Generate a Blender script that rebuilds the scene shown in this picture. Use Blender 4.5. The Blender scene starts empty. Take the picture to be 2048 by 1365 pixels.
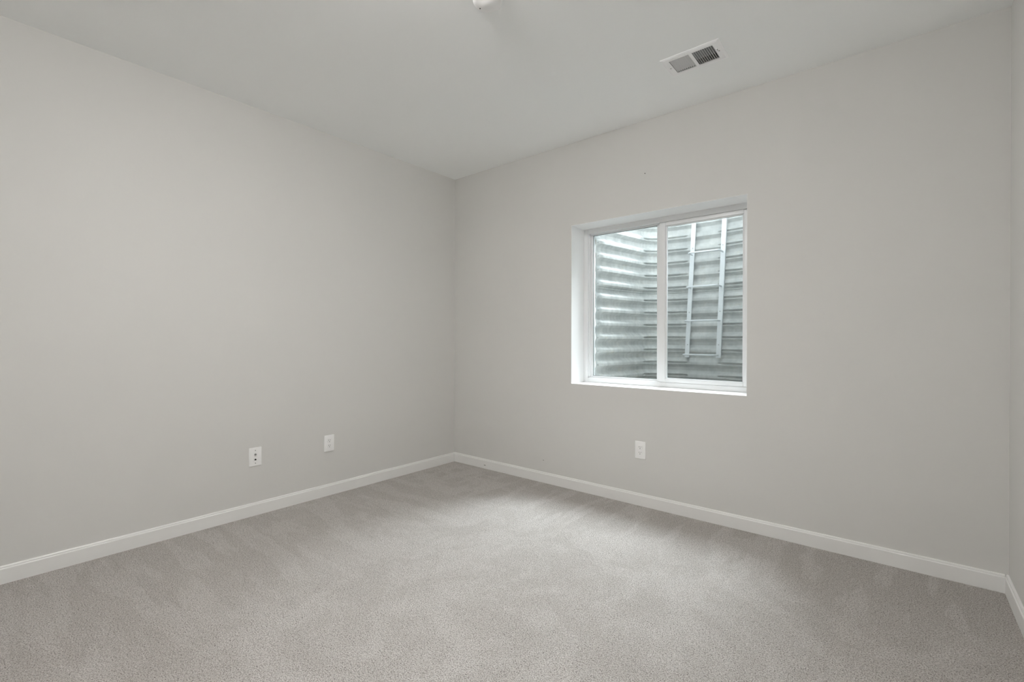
import bpy, bmesh, math, random
from mathutils import Vector, Matrix
random.seed(7)
sc = bpy.context.scene
COL = sc.collection
R = math.radians

# ------------------------------------------------------------------ camera
# world frame: x runs right along the window wall, y runs out through the window, z up; the far corner is the origin
F_PX, YAW, PITCH, ROLL = 936.71, 0.690205, 0.0026537, 0.00166
CAM = Vector((3.33653, -3.16386, 1.18204))
cd = bpy.data.cameras.new('camera'); cam = bpy.data.objects.new('camera', cd); COL.objects.link(cam)
cd.sensor_fit = 'HORIZONTAL'; cd.sensor_width = 36.0; cd.lens = F_PX * 36.0 / 2048.0
cd.clip_start = 0.02; cd.clip_end = 100
fw = Vector((-math.sin(YAW)*math.cos(PITCH), math.cos(YAW)*math.cos(PITCH), -math.sin(PITCH)))
rt = Vector((math.cos(YAW), math.sin(YAW), 0)); up = rt.cross(fw)
rt2 = math.cos(ROLL)*rt + math.sin(ROLL)*up; up2 = -math.sin(ROLL)*rt + math.cos(ROLL)*up
cam.matrix_world = Matrix(((rt2.x, up2.x, -fw.x, CAM.x), (rt2.y, up2.y, -fw.y, CAM.y), (rt2.z, up2.z, -fw.z, CAM.z), (0, 0, 0, 1)))
sc.camera = cam

# ------------------------------------------------------------------ world, sun, exposure
SKY = 0.55         # overcast sky
SUN = 7.4          # bright veiled sun above the far lip of the window well
EXPO = 2.05
FILL_LAMP = 26.3        # added fill lamp on the ceiling, unseen above the top of the frame
w = bpy.data.worlds.new('overcast_sky'); sc.world = w; w.use_nodes = True
bg = w.node_tree.nodes['Background']; bg.inputs['Color'].default_value = (0.87, 0.945, 1.0, 1); bg.inputs['Strength'].default_value = SKY
sd = bpy.data.lights.new('sun', 'SUN'); so = bpy.data.objects.new('sun', sd); COL.objects.link(so)
sd.energy = SUN; sd.angle = R(42); sd.color = (0.90, 0.945, 1.0)
so.location = (2, 5, 6)
so.rotation_euler = Vector((-0.02, -math.cos(R(54.5)), -math.sin(R(54.5)))).to_track_quat('-Z', 'Y').to_euler()
sc.view_settings.view_transform = 'Standard'; sc.view_settings.look = 'None'
sc.view_settings.gamma = 1.0; sc.view_settings.use_curve_mapping = False
sc.view_settings.exposure = EXPO
sc.cycles.max_bounces = 14; sc.cycles.diffuse_bounces = 10; sc.cycles.transparent_max_bounces = 16

# ------------------------------------------------------------------ sizes
H = 2.74; W = 3.7367; YB = -4.35          # room: height, width, rear wall
WT = 0.36                                # thickness of the foundation wall with its furring
WX0, WX1, WZ0, WZ1 = 1.335, 2.610, 0.836, 2.087
BH, BT = 0.0856, 0.014

# ------------------------------------------------------------------ materials
def newmat(name, col, rough=0.6, metal=0.0, spec=0.5):
    m = bpy.data.materials.new(name); m.use_nodes = True
    b = m.node_tree.nodes['Principled BSDF']
    b.inputs['Base Color'].default_value = (*col, 1); b.inputs['Roughness'].default_value = rough
    b.inputs['Metallic'].default_value = metal; b.inputs['Specular IOR Level'].default_value = spec
    return m
def N(m, t, **kw):
    n = m.node_tree.nodes.new(t)
    for k, v in kw.items():
        if k in n.inputs: n.inputs[k].default_value = v
        else: setattr(n, k, v)
    return n
def L(m, a, b): m.node_tree.links.new(a, b)
def bsdf(m): return m.node_tree.nodes['Principled BSDF']
def coords(m, scale=(1, 1, 1), rot=(0, 0, 0)):
    tc = N(m, 'ShaderNodeTexCoord'); mp = N(m, 'ShaderNodeMapping')
    mp.inputs['Scale'].default_value = scale; mp.inputs['Rotation'].default_value = rot
    L(m, tc.outputs['Object'], mp.inputs['Vector']); return mp.outputs['Vector']
def ramp(m, fac, stops):
    r = N(m, 'ShaderNodeValToRGB'); e = r.color_ramp.elements
    while len(e) < len(stops): e.new(0.5)
    for i, (p, c) in enumerate(stops):
        e[i].position = p; e[i].color = (*c, 1)
    L(m, fac, r.inputs['Fac']); return r.outputs['Color']
def mixc(m, fac, a, b, mode='MIX'):
    x = N(m, 'ShaderNodeMix', data_type='RGBA', blend_type=mode)
    for s, v in ((x.inputs[0], fac), (x.inputs[6], a), (x.inputs[7], b)):
        if hasattr(v, 'links'): L(m, v, s)
        elif isinstance(v, tuple): s.default_value = (*v, 1)
        else: s.default_value = v
    return x.outputs[2]
def bump(m, h, strength, dist):
    b = N(m, 'ShaderNodeBump'); b.inputs['Strength'].default_value = strength; b.inputs['Distance'].default_value = dist
    L(m, h, b.inputs['Height']); L(m, b.outputs['Normal'], bsdf(m).inputs['Normal'])

def paint(name, col, rough, amp=0.0012, sc_=55):
    m = newmat(name, col, rough, spec=0.3)
    v = coords(m); n = N(m, 'ShaderNodeTexNoise', Scale=sc_, Detail=3.0, Roughness=0.6); L(m, v, n.inputs['Vector'])
    bump(m, n.outputs['Fac'], 0.25, amp)
    n2 = N(m, 'ShaderNodeTexNoise', Scale=1.3, Detail=2.0); L(m, v, n2.inputs['Vector'])
    c = mixc(m, n2.outputs['Fac'], tuple(x*0.985 for x in col), tuple(min(1, x*1.015) for x in col))
    L(m, c, bsdf(m).inputs['Base Color']); return m
M_WALL = paint('greige_wall_paint', (0.693, 0.688, 0.672), 0.75)
M_CEIL = paint('white_ceiling_paint', (0.91, 0.925, 0.925), 0.85)
M_TRIM = newmat('white_semigloss_trim', (0.84, 0.84, 0.83), 0.38)
M_VINYL = newmat('white_vinyl', (0.80, 0.81, 0.82), 0.35)
M_JAMB = newmat('white_painted_return', (0.90, 0.90, 0.90), 0.55)
M_PLATE = newmat('white_plastic', (0.92, 0.92, 0.92), 0.30)
M_ENAMEL = newmat('white_enamelled_steel', (0.92, 0.92, 0.93), 0.35)
M_DARK = newmat('dark_recess', (0.015, 0.014, 0.013), 0.8)
M_SCREW = newmat('grey_screw_steel', (0.35, 0.35, 0.35), 0.4, 0.6)
M_DUCT = newmat('galvanised_duct', (0.40, 0.41, 0.41), 0.5, 0.3)
M_GASKET = newmat('dark_glazing_gasket', (0.08, 0.10, 0.09), 0.6)

# carpet: cut pile, beige grey, with sheen bands where the vacuum laid the pile over
M_CARPET = newmat('beige_grey_cut_pile', (0.45, 0.42, 0.39), 1.0, spec=0.05)
def math_(m, op, a, b=None, c=None, clamp=False):
    n = N(m, 'ShaderNodeMath', operation=op, use_clamp=clamp)
    for k, v in enumerate((a, b, c)):
        if v is None: continue
        if hasattr(v, 'links'): L(m, v, n.inputs[k])
        else: n.inputs[k].default_value = v
    return n.outputs[0]
def smap(m, v, a, b):      # 0 at a, 1 at b, smooth between
    r = N(m, 'ShaderNodeMapRange', interpolation_type='SMOOTHSTEP'); L(m, v, r.inputs['Value'])
    r.inputs['From Min'].default_value = a; r.inputs['From Max'].default_value = b; return r.outputs['Result']
def carpet():
    m = M_CARPET; v = coords(m)
    n1 = N(m, 'ShaderNodeTexNoise', Scale=240.0, Detail=2.5, Roughness=0.7, Distortion=0.6); L(m, v, n1.inputs['Vector'])
    fleck = ramp(m, n1.outputs['Fac'], [(0.36, (0.14, 0.12, 0.105)), (0.43, (0.46, 0.427, 0.40)), (0.50, (0.61, 0.573, 0.547)), (0.62, (0.79, 0.758, 0.735))])
    n2 = N(m, 'ShaderNodeTexNoise', Scale=3.6, Detail=6.0, Roughness=0.66, Distortion=0.7); L(m, v, n2.inputs['Vector'])
    patch = smap(m, n2.outputs['Fac'], 0.38, 0.62)
    sx = N(m, 'ShaderNodeSeparateXYZ'); L(m, v, sx.inputs[0])
    wob = N(m, 'ShaderNodeTexNoise', Scale=1.7, Detail=2.0); L(m, v, wob.inputs['Vector'])
    wv = math_(m, 'SUBTRACT', wob.outputs['Fac'], 0.5)
    # vacuum strokes square to the left wall
    va = coords(m, (0.22, 1.0, 1.0), (0, 0, R(4)))
    na = N(m, 'ShaderNodeTexNoise', Scale=8.0, Detail=3.0, Roughness=0.55, Distortion=0.25); L(m, va, na.inputs['Vector'])
    sa = smap(m, na.outputs['Fac'], 0.47, 0.54)
    xa = math_(m, 'ADD', sx.outputs['X'], math_(m, 'MULTIPLY', wv, 1.6))
    ma_ = math_(m, 'SUBTRACT', 1.0, smap(m, xa, 0.75, 1.35))
    # and square to the window wall
    vb = coords(m, (1.0, 0.22, 1.0))
    nb = N(m, 'ShaderNodeTexNoise', Scale=8.0, Detail=3.0, Roughness=0.55, Distortion=0.25); L(m, vb, nb.inputs['Vector'])
    sb = smap(m, nb.outputs['Fac'], 0.50, 0.58)
    yb = math_(m, 'ADD', sx.outputs['Y'], math_(m, 'MULTIPLY', wv, 1.0))
    mb_ = smap(m, yb, -0.75, -0.40)
    lay = math_(m, 'ADD', math_(m, 'MULTIPLY', patch, math_(m, 'SUBTRACT', 1.0, math_(m, 'MAXIMUM', ma_, mb_))), math_(m, 'ADD', math_(m, 'MULTIPLY', ma_, math_(m, 'ADD', math_(m, 'MULTIPLY', sa, 0.7), math_(m, 'MULTIPLY', patch, 0.3))), math_(m, 'MULTIPLY', mb_, sb)), clamp=True)
    tone = ramp(m, lay, [(0.0, (0.935, 0.93, 0.92)), (1.0, (1.05, 1.05, 1.05))])
    c = mixc(m, 1.0, fleck, tone, 'MULTIPLY')
    L(m, c, bsdf(m).inputs['Base Color'])
    b = bsdf(m); b.inputs['Sheen Weight'].default_value = 0.15; b.inputs['Sheen Roughness'].default_value = 0.6
    bump(m, n1.outputs['Fac'], 1.0, 0.009)
carpet()

# galvanised steel with white oxide, drips and a little rust
M_GALV = newmat('galvanised_corrugated_steel', (0.45, 0.47, 0.47), 0.65, 0.0, 0.25)
def galv():
    m = M_GALV; v = coords(m)
    n = N(m, 'ShaderNodeTexNoise', Scale=9.0, Detail=6.0, Roughness=0.65); L(m, v, n.inputs['Vector'])
    c = ramp(m, n.outputs['Fac'], [(0.30, (0.46, 0.48, 0.48)), (0.55, (0.57, 0.585, 0.58)), (0.75, (0.67, 0.67, 0.65))])
    v2 = coords(m, (1, 1, 0.12)); n2 = N(m, 'ShaderNodeTexNoise', Scale=30.0, Detail=3.0); L(m, v2, n2.inputs['Vector'])
    s = ramp(m, n2.outputs['Fac'], [(0.35, (0.90, 0.90, 0.90)), (0.65, (1.05, 1.05, 1.05))])
    c = mixc(m, 1.0, c, s, 'MULTIPLY')
    v3 = coords(m, (1, 1, 2.5)); n3 = N(m, 'ShaderNodeTexNoise', Scale=4.5, Detail=5.0, Roughness=0.7); L(m, v3, n3.inputs['Vector'])
    rf = ramp(m, n3.outputs['Fac'], [(0.60, (0, 0, 0)), (0.74, (1, 1, 1))])
    mm = N(m, 'ShaderNodeMath', operation='MULTIPLY'); mm.inputs[1].default_value = 0.45; L(m, rf, mm.inputs[0])
    c = mixc(m, mm.outputs[0], c, (0.44, 0.38, 0.25))
    L(m, c, bsdf(m).inputs['Base Color'])
galv()
M_LADDER = newmat('galvanised_ladder_steel', (0.76, 0.79, 0.82), 0.45, 0.15)
M_GRAVEL = newmat('grey_gravel', (0.38, 0.37, 0.35), 0.9)
M_SOIL = newmat('soil', (0.12, 0.10, 0.07), 1.0)

def glassmat(name, tint, refl):
    m = bpy.data.materials.new(name); m.use_nodes = True; nt = m.node_tree; nt.nodes.clear()
    o = nt.nodes.new('ShaderNodeOutputMaterial'); t = nt.nodes.new('ShaderNodeBsdfTransparent'); g = nt.nodes.new('ShaderNodeBsdfGlossy')
    t.inputs['Color'].default_value = (*tint, 1); g.inputs['Roughness'].default_value = 0.02
    fr = nt.nodes.new('ShaderNodeLayerWeight'); fr.inputs['Blend'].default_value = 0.5
    pw = nt.nodes.new('ShaderNodeMath'); pw.operation = 'POWER'; pw.inputs[1].default_value = 5.0; nt.links.new(fr.outputs['Facing'], pw.inputs[0])
    mu = nt.nodes.new('ShaderNodeMath'); mu.operation = 'MULTIPLY_ADD'; mu.inputs[1].default_value = 0.96*refl; mu.inputs[2].default_value = 0.04*refl
    mx = nt.nodes.new('ShaderNodeMixShader')
    nt.links.new(pw.outputs[0], mu.inputs[0]); nt.links.new(mu.outputs[0], mx.inputs[0])
    nt.links.new(t.outputs[0], mx.inputs[1]); nt.links.new(g.outputs[0], mx.inputs[2]); nt.links.new(mx.outputs[0], o.inputs[0])
    return m
M_GLASS = glassmat('clear_glass', (0.96, 0.985, 0.975), 1.0)
# fine insect mesh: threads too thin to resolve, so a weave pattern of mostly open cells
M_SCREEN = bpy.data.materials.new('insect_mesh'); M_SCREEN.use_nodes = True
def screenmat():
    m = M_SCREEN; nt = m.node_tree; nt.nodes.clear()
    o = nt.nodes.new('ShaderNodeOutputMaterial'); t = nt.nodes.new('ShaderNodeBsdfTransparent'); d = nt.nodes.new('ShaderNodeBsdfDiffuse')
    d.inputs['Color'].default_value = (0.10, 0.10, 0.10, 1); mx = nt.nodes.new('ShaderNodeMixShader')
    tc = nt.nodes.new('ShaderNodeTexCoord'); sp = nt.nodes.new('ShaderNodeSeparateXYZ'); nt.links.new(tc.outputs['Object'], sp.inputs[0])
    outs = []
    for ax in ('X', 'Z'):
        a = nt.nodes.new('ShaderNodeMath'); a.operation = 'MULTIPLY'; a.inputs[1].default_value = 625.0; nt.links.new(sp.outputs[ax], a.inputs[0])
        f = nt.nodes.new('ShaderNodeMath'); f.operation = 'FRACT'; nt.links.new(a.outputs[0], f.inputs[0])
        l = nt.nodes.new('ShaderNodeMath'); l.operation = 'LESS_THAN'; l.inputs[1].default_value = 0.08; nt.links.new(f.outputs[0], l.inputs[0]); outs.append(l)
    x = nt.nodes.new('ShaderNodeMath'); x.operation = 'MAXIMUM'; nt.links.new(outs[0].outputs[0], x.inputs[0]); nt.links.new(outs[1].outputs[0], x.inputs[1])
    nt.links.new(x.outputs[0], mx.inputs[0]); nt.links.new(t.outputs[0], mx.inputs[1]); nt.links.new(d.outputs[0], mx.inputs[2]); nt.links.new(mx.outputs[0], o.inputs[0])
screenmat()
M_EMIT = bpy.data.materials.new('fill_lamp_glow'); M_EMIT.use_nodes = True  # glow of the added fill lamp
_b = bsdf(M_EMIT); _b.inputs['Base Color'].default_value = (0.9, 0.9, 0.88, 1)
_b.inputs['Emission Color'].default_value = (1.0, 0.98, 0.952, 1); _b.inputs['Emission Strength'].default_value = FILL_LAMP

# ------------------------------------------------------------------ mesh helpers
def box(bm, x0, x1, y0, y1, z0, z1, bev=0.0, seg=2):
    t = bmesh.new()
    bmesh.ops.create_cube(t, size=1.0)
    for v in t.verts: v.co = Vector(((x0+x1)/2 + v.co.x*(x1-x0), (y0+y1)/2 + v.co.y*(y1-y0), (z0+z1)/2 + v.co.z*(z1-z0)))
    if bev > 0: bmesh.ops.bevel(t, geom=list(t.edges), offset=bev, segments=seg, profile=0.6, affect='EDGES')
    merge(bm, t)
def merge(bm, t):
    me = bpy.data.meshes.new('tmp'); t.to_mesh(me); bm.from_mesh(me); bpy.data.meshes.remove(me); t.free()
def cyl(bm, c, axis, r, h, seg=24, r2=None, bev=0.0):
    t = bmesh.new()
    bmesh.ops.create_cone(t, cap_ends=True, segments=seg, radius1=r, radius2=r if r2 is None else r2, depth=h)
    if bev > 0:
        es = [e for e in t.edges if all(abs(abs(v.co.z) - h/2) < 1e-6 for v in e.verts)]
        bmesh.ops.bevel(t, geom=es, offset=bev, segments=2, affect='EDGES')
    q = Vector((0, 0, 1)).rotation_difference(Vector(axis)).to_matrix().to_4x4()
    bmesh.ops.transform(t, matrix=Matrix.Translation(Vector(c)) @ q, verts=t.verts)
    merge(bm, t)
def lathe(bm, prof, seg=64):
    """profile of (r, z) revolved about z"""
    rings = []
    for r, z in prof:
        if r < 1e-6: rings.append([bm.verts.new((0, 0, z))])
        else: rings.append([bm.verts.new((r*math.cos(2*math.pi*k/seg), r*math.sin(2*math.pi*k/seg), z)) for k in range(seg)])
    for a, b in zip(rings, rings[1:]):
        for k in range(seg):
            k2 = (k+1) % seg
            if len(a) == 1 and len(b) > 1: bm.faces.new((a[0], b[k], b[k2]))
            elif len(b) == 1 and len(a) > 1: bm.faces.new((a[k], b[0], a[k2]))
            elif len(a) > 1: bm.faces.new((a[k], b[k], b[k2], a[k2]))
def tube(bm, pts, r, seg=10):
    pts = [Vector(p) for p in pts]; rings = []
    for i, p in enumerate(pts):
        d = (pts[min(i+1, len(pts)-1)] - pts[max(i-1, 0)]).normalized()
        a = d.cross(Vector((0, 0, 1)));
        if a.length < 1e-3: a = d.cross(Vector((1, 0, 0)))
        a.normalize(); b = d.cross(a)
        rings.append([bm.verts.new(p + r*(math.cos(2*math.pi*k/seg)*a + math.sin(2*math.pi*k/seg)*b)) for k in range(seg)])
    for A, B in zip(rings, rings[1:]):
        for k in range(seg): bm.faces.new((A[k], A[(k+1) % seg], B[(k+1) % seg], B[k]))
    bm.faces.new(rings[0]); bm.faces.new(rings[-1])
def obj(name, bm, mat, parent=None, smooth=False, loc=None, origin=None):
    if origin is not None:
        bmesh.ops.translate(bm, vec=-Vector(origin), verts=bm.verts); loc = origin
    bmesh.ops.recalc_face_normals(bm, faces=bm.faces)
    me = bpy.data.meshes.new(name); bm.to_mesh(me); bm.free(); me.materials.append(mat)
    if smooth:
        for p in me.polygons: p.use_smooth = True
        me.set_sharp_from_angle(angle=R(38))
    o = bpy.data.objects.new(name, me); COL.objects.link(o)
    if parent: o.parent = parent
    if loc is not None: o.location = loc
    return o
def empty(name, loc=(0, 0, 0), rot=(0, 0, 0)):
    o = bpy.data.objects.new(name, None); COL.objects.link(o); o.location = loc; o.rotation_euler = rot
    o.empty_display_size = 0.05; return o
def tag(o, label, cat, group=None, kind=None):
    o['label'] = label; o['category'] = cat
    if group: o['group'] = group
    if kind: o['kind'] = kind
def struct(o, label=None, cat=None):
    o['kind'] = 'structure'
    if label: o['label'] = label
    if cat: o['category'] = cat
    return o

# ------------------------------------------------------------------ room shell
T = 0.12
bm = bmesh.new(); box(bm, 0, W, YB, 0, -0.10, 0)
struct(obj('floor', bm, M_CARPET), 'beige grey cut pile carpet with vacuum marks over the whole floor', 'carpet')
VX0, VX1, VY0, VY1 = 2.338, 2.578, -0.592, -0.448        # duct boot above the ceiling register
bm = bmesh.new()
box(bm, -T, VX0, YB-T, WT, H, H+T); box(bm, VX1, W+T, YB-T, WT, H, H+T)
box(bm, VX0, VX1, YB-T, VY0, H, H+T); box(bm, VX0, VX1, VY1, WT, H, H+T)
struct(obj('ceiling', bm, M_CEIL), 'plain white painted ceiling over the empty room', 'ceiling')
bm = bmesh.new(); box(bm, -T, 0, YB-T, WT, -0.1, H)
struct(obj('wall_left', bm, M_WALL), 'pale greige wall left of the far corner, with two white wall plates', 'wall')
bm = bmesh.new(); box(bm, W, W+T, YB-T, WT, -0.1, H)
struct(obj('wall_right', bm, M_WALL), 'narrow sliver of greige wall at the right edge', 'wall')
bm = bmesh.new(); box(bm, 0, W, YB-T, YB, -0.1, H)
struct(obj('wall_front', bm, M_WALL), 'greige wall behind the camera', 'wall')
bm = bmesh.new()
J = 0.0015   # thickness of the white return lining
box(bm, 0, WX0-J, 0, WT, -0.1, H); box(bm, WX1+J, W, 0, WT, -0.1, H)
box(bm, WX0-J, WX1+J, 0, WT, -0.1, WZ0-J); box(bm, WX0-J, WX1+J, 0, WT, WZ1+J, H)
wall_back = struct(obj('wall_back', bm, M_WALL), 'greige wall that holds the recessed window', 'wall')
def dab(name, x, z, r, ry=None):
    b = bmesh.new(); cyl(b, (x, -0.0006, z), (0, 1, 0), r, 0.0012, 10)
    return obj(name, b, M_DARK, wall_back)
dab('nail_hole', 1.945, 2.365, 0.0035)['label'] = 'tiny dark nail hole above the window'
dab('nail_hole', 1.065, 0.182, 0.0030)['label'] = 'tiny dark nick low on the wall'

# baseboards: flat face, small step and eased top
def baseboard(name, p0, p1, inward, label):
    p0, p1, n = Vector(p0), Vector(p1), Vector(inward)
    prof = [(0, 0), (BT, 0), (BT, BH-0.014), (BT-0.0025, BH-0.0115), (BT-0.0045, BH-0.0105), (BT-0.0050, BH-0.004), (BT-0.0080, BH), (0, BH)]
    b = bmesh.new(); A = []
    for p in (p0, p1): A.append([b.verts.new(p + n*d + Vector((0, 0, z))) for d, z in prof])
    k = len(prof)
    for i in range(k): b.faces.new((A[0][i], A[0][(i+1) % k], A[1][(i+1) % k], A[1][i]))
    b.faces.new(A[0]); b.faces.new(A[1][::-1])
    return struct(obj(name, b, M_TRIM), label, 'baseboard')
baseboard('baseboard_left', (0, YB, 0), (0, 0, 0), (1, 0, 0), 'white baseboard along the wall left of the far corner')
bb = baseboard('baseboard_back', (BT, 0, 0), (W-BT, 0, 0), (0, -1, 0), 'white baseboard running under the window')
baseboard('baseboard_right', (W, 0, 0), (W, YB, 0), (-1, 0, 0), 'short white baseboard at the bottom right edge')
baseboard('baseboard_front', (BT, YB, 0), (W-BT, YB, 0), (0, 1, 0), 'white baseboard behind the camera')
b = bmesh.new(); box(b, 0.405, 0.425, -BT-0.0008, -BT, 0.030, 0.034); sc_ = obj('scuff', b, M_DARK, bb); sc_['label'] = 'small dark scuff near the far corner'

# ------------------------------------------------------------------ window
win = struct(empty('window_1', ((WX0+WX1)/2, 0.19, WZ0)), 'white vinyl sliding window recessed in the wall, steel well outside', 'window')
def wobj(name, b, mat, parent=None, smooth=False):
    o = obj(name, b, mat, None, smooth); o.parent = parent or win
    if parent is None: o.matrix_parent_inverse = Matrix.Translation(-win.location)
    return o
def ring(b, x0, x1, z0, z1, wl, wr, wb, wt, y0, y1, bev=0.0015):
    box(b, x0, x0+wl, y0, y1, z0, z1, bev); box(b, x1-wr, x1, y0, y1, z0, z1, bev)
    box(b, x0+wl, x1-wr, y0, y1, z0, z0+wb, bev); box(b, x0+wl, x1-wr, y0, y1, z1-wt, z1, bev)
b = bmesh.new(); box(b, WX0-J, WX1+J, 0.0, 0.29, WZ0-J, WZ0); wobj('window_sill', b, M_JAMB)
for a in ((WX0-J, WX0, WZ0, WZ1), (WX1, WX1+J, WZ0, WZ1)):
    b = bmesh.new(); box(b, a[0], a[1], 0.0, 0.29, a[2], a[3]); wobj('window_jamb', b, M_JAMB)
b = bmesh.new(); box(b, WX0-J, WX1+J, 0.0, 0.29, WZ1, WZ1+J); wobj('window_head', b, M_JAMB)
b = bmesh.new()
ring(b, WX0, WX1, WZ0, WZ1, 0.046, 0.046, 0.040, 0.040, 0.205, 0.285)
ring(b, WX0, WX1, WZ0, WZ1, 0.038, 0.038, 0.036, 0.040, 0.190, 0.212, 0.003)
wobj('window_frame', b, M_VINYL, smooth=True)
# fixed light on the left: bead, gasket, pane and the post behind the meeting stile
XM = 1.973
b = bmesh.new()
ring(b, WX0+0.046, XM, WZ0+0.040, WZ1-0.040, 0.019, 0.029, 0.012, 0.009, 0.222, 0.262)
fx = wobj('fixed_sash', b, M_VINYL, smooth=True)
b = bmesh.new(); ring(b, WX0+0.065, XM-0.029, WZ0+0.052, WZ1-0.049, 0.0025, 0.0025, 0.0025, 0.0025, 0.232, 0.236, 0)
wobj('gasket', b, M_GASKET, fx)
b = bmesh.new(); box(b, WX0+0.056, XM-0.022, 0.240, 0.244, WZ0+0.050, WZ1-0.047)
wobj('glass_pane', b, M_GLASS, fx)
for z in (1.83, 1.17):
    b = bmesh.new(); box(b, XM-0.009, XM-0.003, 0.2185, 0.2225, z, z+0.030); wobj('latch_keeper', b, M_SCREW, fx)
# sliding sash on the right, nearer the room
b = bmesh.new()
ring(b, XM, WX1-0.039, WZ0+0.037, WZ1-0.041, 0.044, 0.026, 0.026, 0.028, 0.192, 0.222, 0.003)
ring(b, XM+0.044, WX1-0.066, WZ0+0.064, WZ1-0.070, 0.010, 0.006, 0.004, 0.005, 0.200, 0.218, 0.002)
sl = wobj('sliding_sash', b, M_VINYL, smooth=True)
b = bmesh.new(); box(b, XM+0.050, WX1-0.068, 0.208, 0.212, WZ0+0.066, WZ1-0.072); wobj('glass_pane', b, M_GLASS, sl)
b = bmesh.new(); box(b, XM, WX1-0.046, 0.2705, 0.2710, WZ0+0.040, WZ1-0.040); wobj('insect_screen', b, M_SCREEN)

# ------------------------------------------------------------------ window well of corrugated steel
PITCH_W = 0.1162; WTOP = 1.19 + PITCH_W*10 - 0.0; WBOT = 1.19 - PITCH_W*6
half = [(1.341, WT+0.003), (1.346, 0.43), (1.449, 1.02), (1.462, 1.065), (1.487, 1.110), (1.525, 1.148), (1.575, 1.176), (1.66, 1.200), (1.75, 1.212), (1.84, 1.218)]
CX = 1.9725
path = half + [(CX, 1.219)] + [(2*CX-x, y) for x, y in reversed(half)]
def resample(pts, step):
    P = [Vector(p) for p in pts]; out = [P[0]]; 
    for a, c in zip(P, P[1:]):
        n = max(1, int((c-a).length/step))
        for i in range(1, n+1): out.append(a.lerp(c, i/n))
    return out
pp = resample(path, 0.012)
for _ in range(5): pp = [pp[0]] + [(pp[i-1]+pp[i]*2+pp[i+1])/4 for i in range(1, len(pp)-1)] + [pp[-1]]
def smooth(a, b_, x):
    t = max(0, min(1, (x-a)/(b_-a))); return t*t*(3-2*t)
def crimp(x, y):
    xs = min(x, 2*CX-x)
    return smooth(1.445, 1.475, xs) * (1 - smooth(1.80, 1.85, xs)) if y > 0.95 else 0.0
A_W = 0.036
plain = [(0.0, A_W), (0.18, 0.004), (0.24, 0.0), (0.41, 0.0), (0.47, 0.002), (0.74, A_W-0.003), (0.79, A_W), (0.90, A_W+0.001), (0.985, A_W+0.001)]
creased = [(0.0, A_W+0.002), (0.18, 0.004), (0.24, 0.0), (0.41, 0.0), (0.47, 0.002), (0.73, A_W-0.002), (0.775, A_W-0.003), (0.83, 0.011), (0.90, 0.012), (0.955, A_W+0.003)]
def prof(pr, t):
    t %= 1.0
    q = pr + [(1.0, pr[0][1])]
    for (a, u), (c, v) in zip(q, q[1:]):
        if a <= t <= c: return u + (v-u)*(t-a)/(c-a)
    return pr[0][1]
tt = sorted({round(a, 4) for a, _ in plain} | {round(a, 4) for a, _ in creased} | {0.20, 0.30, 0.55, 0.65})
zs = []
k = 0
while WTOP - k*PITCH_W > WBOT:
    for t in tt: zs.append((WTOP - (k+t)*PITCH_W, t))
    k += 1
SEAM = 1.626      # the lap where two sheets are joined
zs = [q for q in zs if abs(q[0]-SEAM) > 0.017] + [(SEAM+d, ((WTOP-SEAM-d)/PITCH_W) % 1.0) for d in (0.016, 0.012, 0.0095, 0.002, -0.001, -0.006, -0.012)]
zs.sort(key=lambda q: -q[0])
def lap(z):
    d = z-SEAM
    return 0.010 if -0.0015 < d < 0.010 else 0.0
bm = bmesh.new(); grid = []
for i, p in enumerate(pp):
    d = (pp[min(i+1, len(pp)-1)] - pp[max(i-1, 0)]).normalized()
    n = Vector((d.y, -d.x))      # towards the inside of the well
    c = crimp(p.x, p.y); fl = 0.25 + 0.75*smooth(0.375, 0.44, p.y)   # flattened where it meets the wall
    grid.append([bm.verts.new((p.x + n.x*o_*fl, p.y + n.y*o_*fl, z)) for z, t in zs for o_ in [prof(plain, t)*(1-c) + prof(creased, t)*c + lap(z)]])
for a, c in zip(grid, grid[1:]):
    for j in range(len(zs)-1): bm.faces.new((a[j], c[j], c[j+1], a[j+1]))
well = empty('window_well', (CX, WT, WBOT))
tag(well, 'corrugated galvanised steel window well standing outside the glass', 'window well')
Mi = Matrix.Translation(-well.location)
def kid(o, root):
    o.parent = root; o.matrix_parent_inverse = Matrix.Translation(-root.location); return o
pn = kid(obj('corrugated_panel', bm, M_GALV, None, True), well)
for f in pn.data.polygons: f.use_smooth = True
pn.data.set_sharp_from_angle(angle=R(28))
sm = pn.modifiers.new('thickness', 'SOLIDIFY'); sm.thickness = 0.002; sm.offset = 1
for x0, x1 in ((1.295, 1.334), (2*CX-1.334, 2*CX-1.295)):
    b = bmesh.new(); box(b, x0, x1, WT+0.0005, WT+0.0035, WBOT, WTOP); kid(obj('mounting_flange', b, M_GALV), well)
for k in range(13):
    b = bmesh.new(); cyl(b, (1.353, 0.388, WTOP-(k+0.9)*PITCH_W), (1, -0.1, 0), 0.006, 0.008, 6); kid(obj('bolt', b, M_SCREW), well)
b = bmesh.new(); box(b, 1.40, 2.545, WT+0.004, 1.15, WBOT-0.3, 0.765); o = obj('gravel_bed', b, M_GRAVEL); o['kind'] = 'stuff'; o['label'] = 'grey gravel in the bottom of the steel window well'; o['category'] = 'gravel'
GZ = WTOP-0.10
b = bmesh.new(); box(b, -6, 1.27, WT, 8, GZ-0.2, GZ); box(b, 2.67, 10, WT, 8, GZ-0.2, GZ); box(b, 1.27, 2.67, 1.26, 8, GZ-0.2, GZ)
o = obj('ground', b, M_SOIL); struct(o, 'soil around the top of the window well', 'ground')

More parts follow.
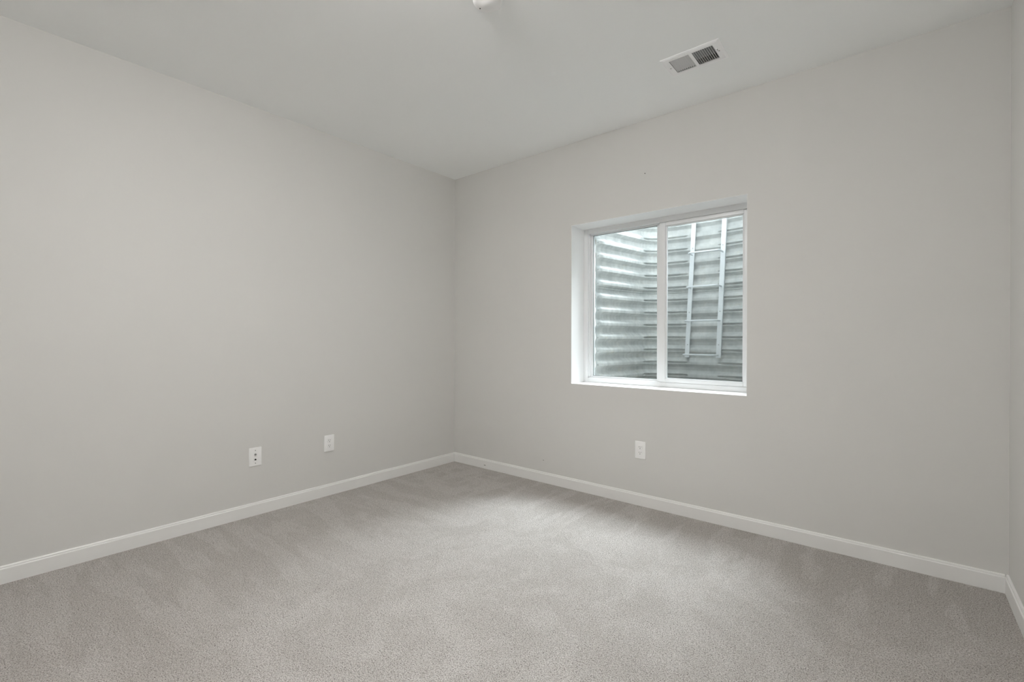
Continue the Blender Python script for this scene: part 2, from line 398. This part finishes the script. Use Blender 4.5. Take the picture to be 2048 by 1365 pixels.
# ladder hung in the well
lad = empty('escape_ladder', (1.975, 1.17, 1.03))
tag(lad, 'narrow galvanised steel escape ladder hanging in the window well', 'ladder')
LT = 2.33
def railx(side, z):   # rails lean slightly
    return (1.842 + (z-1.047)*0.050, 2.112 + (z-1.047)*0.040)[side]
for s in (0, 1):
    b = bmesh.new(); t = 0.018; zb = 1.025
    for yy, ww, th in ((1.165, t, 0.003),):
        v = []
        for z in (zb, LT):
            x = railx(s, z); v.append([b.verts.new(q) for q in ((x-ww, yy, z), (x+ww, yy, z), (x+ww, yy+th, z), (x-ww, yy+th, z))])
        for i in range(4): b.faces.new((v[0][i], v[0][(i+1) % 4], v[1][(i+1) % 4], v[1][i]))
        b.faces.new(v[0]); b.faces.new(v[1])
    # turned edge of the channel
    e = []
    sg = -1 if s == 0 else 1
    for z in (zb, LT):
        x = railx(s, z) + sg*t; e.append([b.verts.new(q) for q in ((x, 1.165, z), (x+sg*0.003, 1.165, z), (x+sg*0.003, 1.190, z), (x, 1.190, z))])
    for i in range(4): b.faces.new((e[0][i], e[0][(i+1) % 4], e[1][(i+1) % 4], e[1][i]))
    b.faces.new(e[0]); b.faces.new(e[1])
    rail = kid(obj('rail', b, M_LADDER), lad)
    for z in (2.015, 1.435, 1.14):
        b = bmesh.new(); cyl(b, (railx(s, z), 1.1645, z), (0, 1, 0), 0.005, 0.003, 10); o = obj('screw', b, M_SCREW); o.parent = rail; o.matrix_parent_inverse = rail.matrix_parent_inverse.inverted() @ Matrix.Translation(-lad.location) if False else Matrix.Identity(4)
for k in range(5):
    z = 1.052 + 0.3015*k
    if z > LT: break
    xl, xr = railx(0, z), railx(1, z)
    y0, y1 = 1.166, 1.050; r = 0.022
    pts = [(xl, y0, z), (xl, y1+r, z)] + [(xl + r*(1-math.cos(a)), y1 + r*(1-math.sin(a)), z) for a in (R(30), R(60), R(90))]
    pts += [(xr - r*(1-math.cos(a)), y1 + r*(1-math.sin(a)), z) for a in (R(90), R(60), R(30))] + [(xr, y1+r, z), (xr, y0, z)]
    b = bmesh.new(); tube(b, pts, 0.0075, 12); kid(obj('rung', b, M_LADDER, None, True), lad)

# ------------------------------------------------------------------ wall plates
PW, PH = 0.080, 0.124
def plate_root(name, loc, rot, label, cat, group=None):
    r = empty(name, loc, rot); tag(r, label, cat, group)
    b = bmesh.new(); box(b, -PW/2, PW/2, -0.0065, 0, -PH/2, PH/2, 0.0035, 3)
    obj('faceplate', b, M_PLATE, r, True); return r
def screw(parent, x, z, y=-0.0068, r=0.0032, mat=M_PLATE):
    b = bmesh.new(); cyl(b, (x, y, z), (0, 1, 0), r, 0.0016, 14); box(b, x-r*0.8, x+r*0.8, y-0.0010, y-0.0006, z-0.0004, z+0.0004)
    return obj('screw', b, mat, parent, True)
def outlet(loc, rot, label):
    r = plate_root('wall_outlet', loc, rot, label, 'outlet', 'duplex outlets on the walls')
    for s in (1, -1):
        zc = s*0.0195
        b = bmesh.new()
        # rounded receptacle face with flattened top and bottom
        t = bmesh.new(); vs = []
        for k in range(32):
            a = 2*math.pi*k/32; x = 0.0172*math.cos(a); z = max(-0.0140, min(0.0140, 0.0172*math.sin(a)))
            vs.append((x, z))
        f = [t.verts.new((x, -0.0098, z+zc)) for x, z in vs]; g = [t.verts.new((x*1.05, -0.0060, z*1.05+zc)) for x, z in vs]
        t.faces.new(f)
        for k in range(32): t.faces.new((f[k], f[(k+1) % 32], g[(k+1) % 32], g[k]))
        merge(b, t)
        rc = obj('receptacle', b, M_PLATE, r)
        for x, hh in ((-0.0064, 0.0085), (0.0064, 0.0070)):
            b = bmesh.new(); box(b, x-0.0011, x+0.0011, -0.0101, -0.0096, zc+0.0040-hh/2, zc+0.0040+hh/2); obj('slot', b, M_DARK, rc)
        b = bmesh.new(); cyl(b, (0, -0.0099, zc-0.0078), (0, 1, 0), 0.0026, 0.0006, 14); obj('ground_hole', b, M_DARK, rc)
    screw(r, 0, 0, -0.0072)
    return r
outlet((1.917, 0, 0.396), (0, 0, 0), 'white duplex outlet on the wall below the window')
outlet((0, -1.306, 0.3945), (0, 0, R(90)), 'white duplex outlet on the left wall, nearer the far corner')
r = plate_root('media_plate', (0, -1.836, 0.3925), (0, 0, R(90)), 'white coax and data jack plate on the left wall, farther from the corner', 'wall plate')
screw(r, 0, 0.0425, mat=M_SCREW); screw(r, 0, -0.0425, mat=M_SCREW)
b = bmesh.new(); cyl(b, (0, -0.0085, 0.016), (0, 1, 0), 0.0068, 0.004, 6); cyl(b, (0, -0.0125, 0.016), (0, 1, 0), 0.0046, 0.010, 18)
o = obj('coax_connector', b, M_SCREW, r, True)
b = bmesh.new(); box(b, -0.0105, 0.0105, -0.0085, -0.006, -0.031, -0.009, 0.0008); jk = obj('data_jack', b, M_PLATE, r, True)
b = bmesh.new(); box(b, -0.0060, 0.0060, -0.0088, -0.0083, -0.0235, -0.0155); box(b, -0.0030, 0.0030, -0.0088, -0.0083, -0.0155, -0.0125); obj('port', b, M_DARK, jk)

# ------------------------------------------------------------------ ceiling register
vt = empty('ceiling_vent', ((2.303+2.615)/2, -0.520, H))
tag(vt, 'white two-way louvred air register in the ceiling near the window wall', 'vent')
LX, LY = 0.156, 0.1035
b = bmesh.new()
# sloped flange from the ceiling down to the face, with louvre opening
OX, OY, FZ = 0.1165, 0.0700, -0.0055
rims = [[(-LX, -LY, 0), (LX, -LY, 0), (LX, LY, 0), (-LX, LY, 0)],
        [(-LX+0.001, -LY+0.001, -0.0025), (LX-0.001, -LY+0.001, -0.0025), (LX-0.001, LY-0.001, -0.0025), (-LX+0.001, LY-0.001, -0.0025)],
        [(-LX+0.013, -LY+0.013, FZ), (LX-0.013, -LY+0.013, FZ), (LX-0.013, LY-0.013, FZ), (-LX+0.013, LY-0.013, FZ)]]
rv = [[b.verts.new(p) for p in q] for q in rims]
for a, c in zip(rv, rv[1:]):
    for i in range(4): b.faces.new((a[i], a[(i+1) % 4], c[(i+1) % 4], c[i]))
FX, FY = LX-0.013, LY-0.013
box(b, -FX, -OX, -FY, FY, FZ, FZ+0.0012); box(b, OX, FX, -FY, FY, FZ, FZ+0.0012)
box(b, -OX, OX, -FY, -OY, FZ, FZ+0.0012); box(b, -OX, OX, OY, FY, FZ, FZ+0.0012)
box(b, -0.0095, 0.0075, -OY, OY, FZ, FZ+0.0012)
obj('faceplate', b, M_ENAMEL, vt)
def slats(x0, x1, n, ang):
    for k in range(n+1):
        x = x0 + (x1-x0)*k/n
        b = bmesh.new(); hw = 0.0051
        dx, dz = hw*math.cos(ang), hw*math.sin(ang)
        nx, nz = -math.sin(ang)*0.0004, math.cos(ang)*0.0004
        c = (x, FZ+0.0075)
        v = [[b.verts.new((c[0]+sx*dx+sn*nx, y, c[1]+sx*dz+sn*nz)) for sx, sn in ((-1, -1), (1, -1), (1, 1), (-1, 1))] for y in (-OY, OY)]
        for i in range(4): b.faces.new((v[0][i], v[0][(i+1) % 4], v[1][(i+1) % 4], v[1][i]))
        b.faces.new(v[0]); b.faces.new(v[1][::-1])
        obj('slat', b, M_ENAMEL, vt)
slats(-OX+0.004, -0.0135, 9, R(58))
slats(0.0115, OX-0.004, 9, R(122))
for x in (-FX+0.012, FX-0.012):
    b = bmesh.new(); cyl(b, (x, 0.0, FZ-0.0008), (0, 0, 1), 0.0034, 0.002, 14); obj('screw', b, M_SCREW, vt, True)
b = bmesh.new(); box(b, OX+0.0085, OX+0.0105, -0.038, -0.006, FZ-0.0006, FZ); obj('lever_slot', b, M_DARK, vt)
b = bmesh.new(); box(b, OX+0.0070, OX+0.0120, -0.040, -0.030, FZ-0.010, FZ-0.001, 0.001); obj('lever', b, M_ENAMEL, vt)
# boot and damper blade above
b = bmesh.new(); zt = 0.16
X0, X1, Y0, Y1 = VX0-vt.location.x, VX1-vt.location.x, VY0-vt.location.y, VY1-vt.location.y
q = 0.001
box(b, X0+q, X0+2*q, Y0+q, Y1-q, 0.0, zt); box(b, X1-2*q, X1-q, Y0+q, Y1-q, 0.0, zt); box(b, X0+q, X1-q, Y0+q, Y0+2*q, 0.0, zt); box(b, X0+q, X1-q, Y1-2*q, Y1-q, 0.0, zt)
box(b, X0+q, X1-q, Y0+q, Y1-q, zt, zt+0.001)
obj('duct_boot', b, M_DUCT, vt)
b = bmesh.new(); box(b, X0+0.004, X1-0.004, -0.0005, 0.0005, -0.030, 0.030)
bmesh.ops.rotate(b, cent=(0, 0, 0), matrix=Matrix.Rotation(R(60), 3, 'X'), verts=b.verts); bmesh.ops.translate(b, vec=(0, 0.035, 0.040), verts=b.verts)
obj('damper_blade', b, M_DUCT, vt)

# ------------------------------------------------------------------ smoke detector
sdk = empty('smoke_detector', (1.898, -1.599, H))
tag(sdk, 'round white smoke detector cut off by the top edge of the photo', 'smoke detector')
b = bmesh.new(); lathe(b, [(0.0, 0), (0.068, 0), (0.069, -0.004), (0.069, -0.010), (0.066, -0.012), (0, -0.012)]); obj('mounting_base', b, M_PLATE, sdk, True)
b = bmesh.new(); lathe(b, [(0.060, -0.012), (0.0665, -0.014), (0.0665, -0.026), (0.064, -0.033), (0.058, -0.038), (0.050, -0.040), (0.030, -0.041), (0.028, -0.0425), (0, -0.043)])
obj('cover', b, M_PLATE, sdk, True)
b = bmesh.new(); cyl(b, (-0.044, -0.003, -0.0405), (0, 0, 1), 0.0028, 0.002, 14); o = obj('indicator_light', b, M_DARK, sdk); o['label'] = 'small dark indicator light'

# ------------------------------------------------------------------ fill lamp added to brighten the room, unseen above the frame
lp = empty('fill_lamp', (2.1, -2.45, H))
tag(lp, 'added round fill lamp on the ceiling, out of view above the frame', 'fill lamp')
b = bmesh.new(); lathe(b, [(0, 0), (0.19, 0), (0.195, -0.006), (0.195, -0.022), (0.182, -0.024), (0, -0.024)]); obj('fill_lamp_base', b, M_ENAMEL, lp, True)
b = bmesh.new(); lathe(b, [(0.180, -0.024), (0.176, -0.045), (0.155, -0.070), (0.11, -0.090), (0.05, -0.100), (0, -0.102)]); obj('fill_lamp_shade', b, M_EMIT, lp, True)
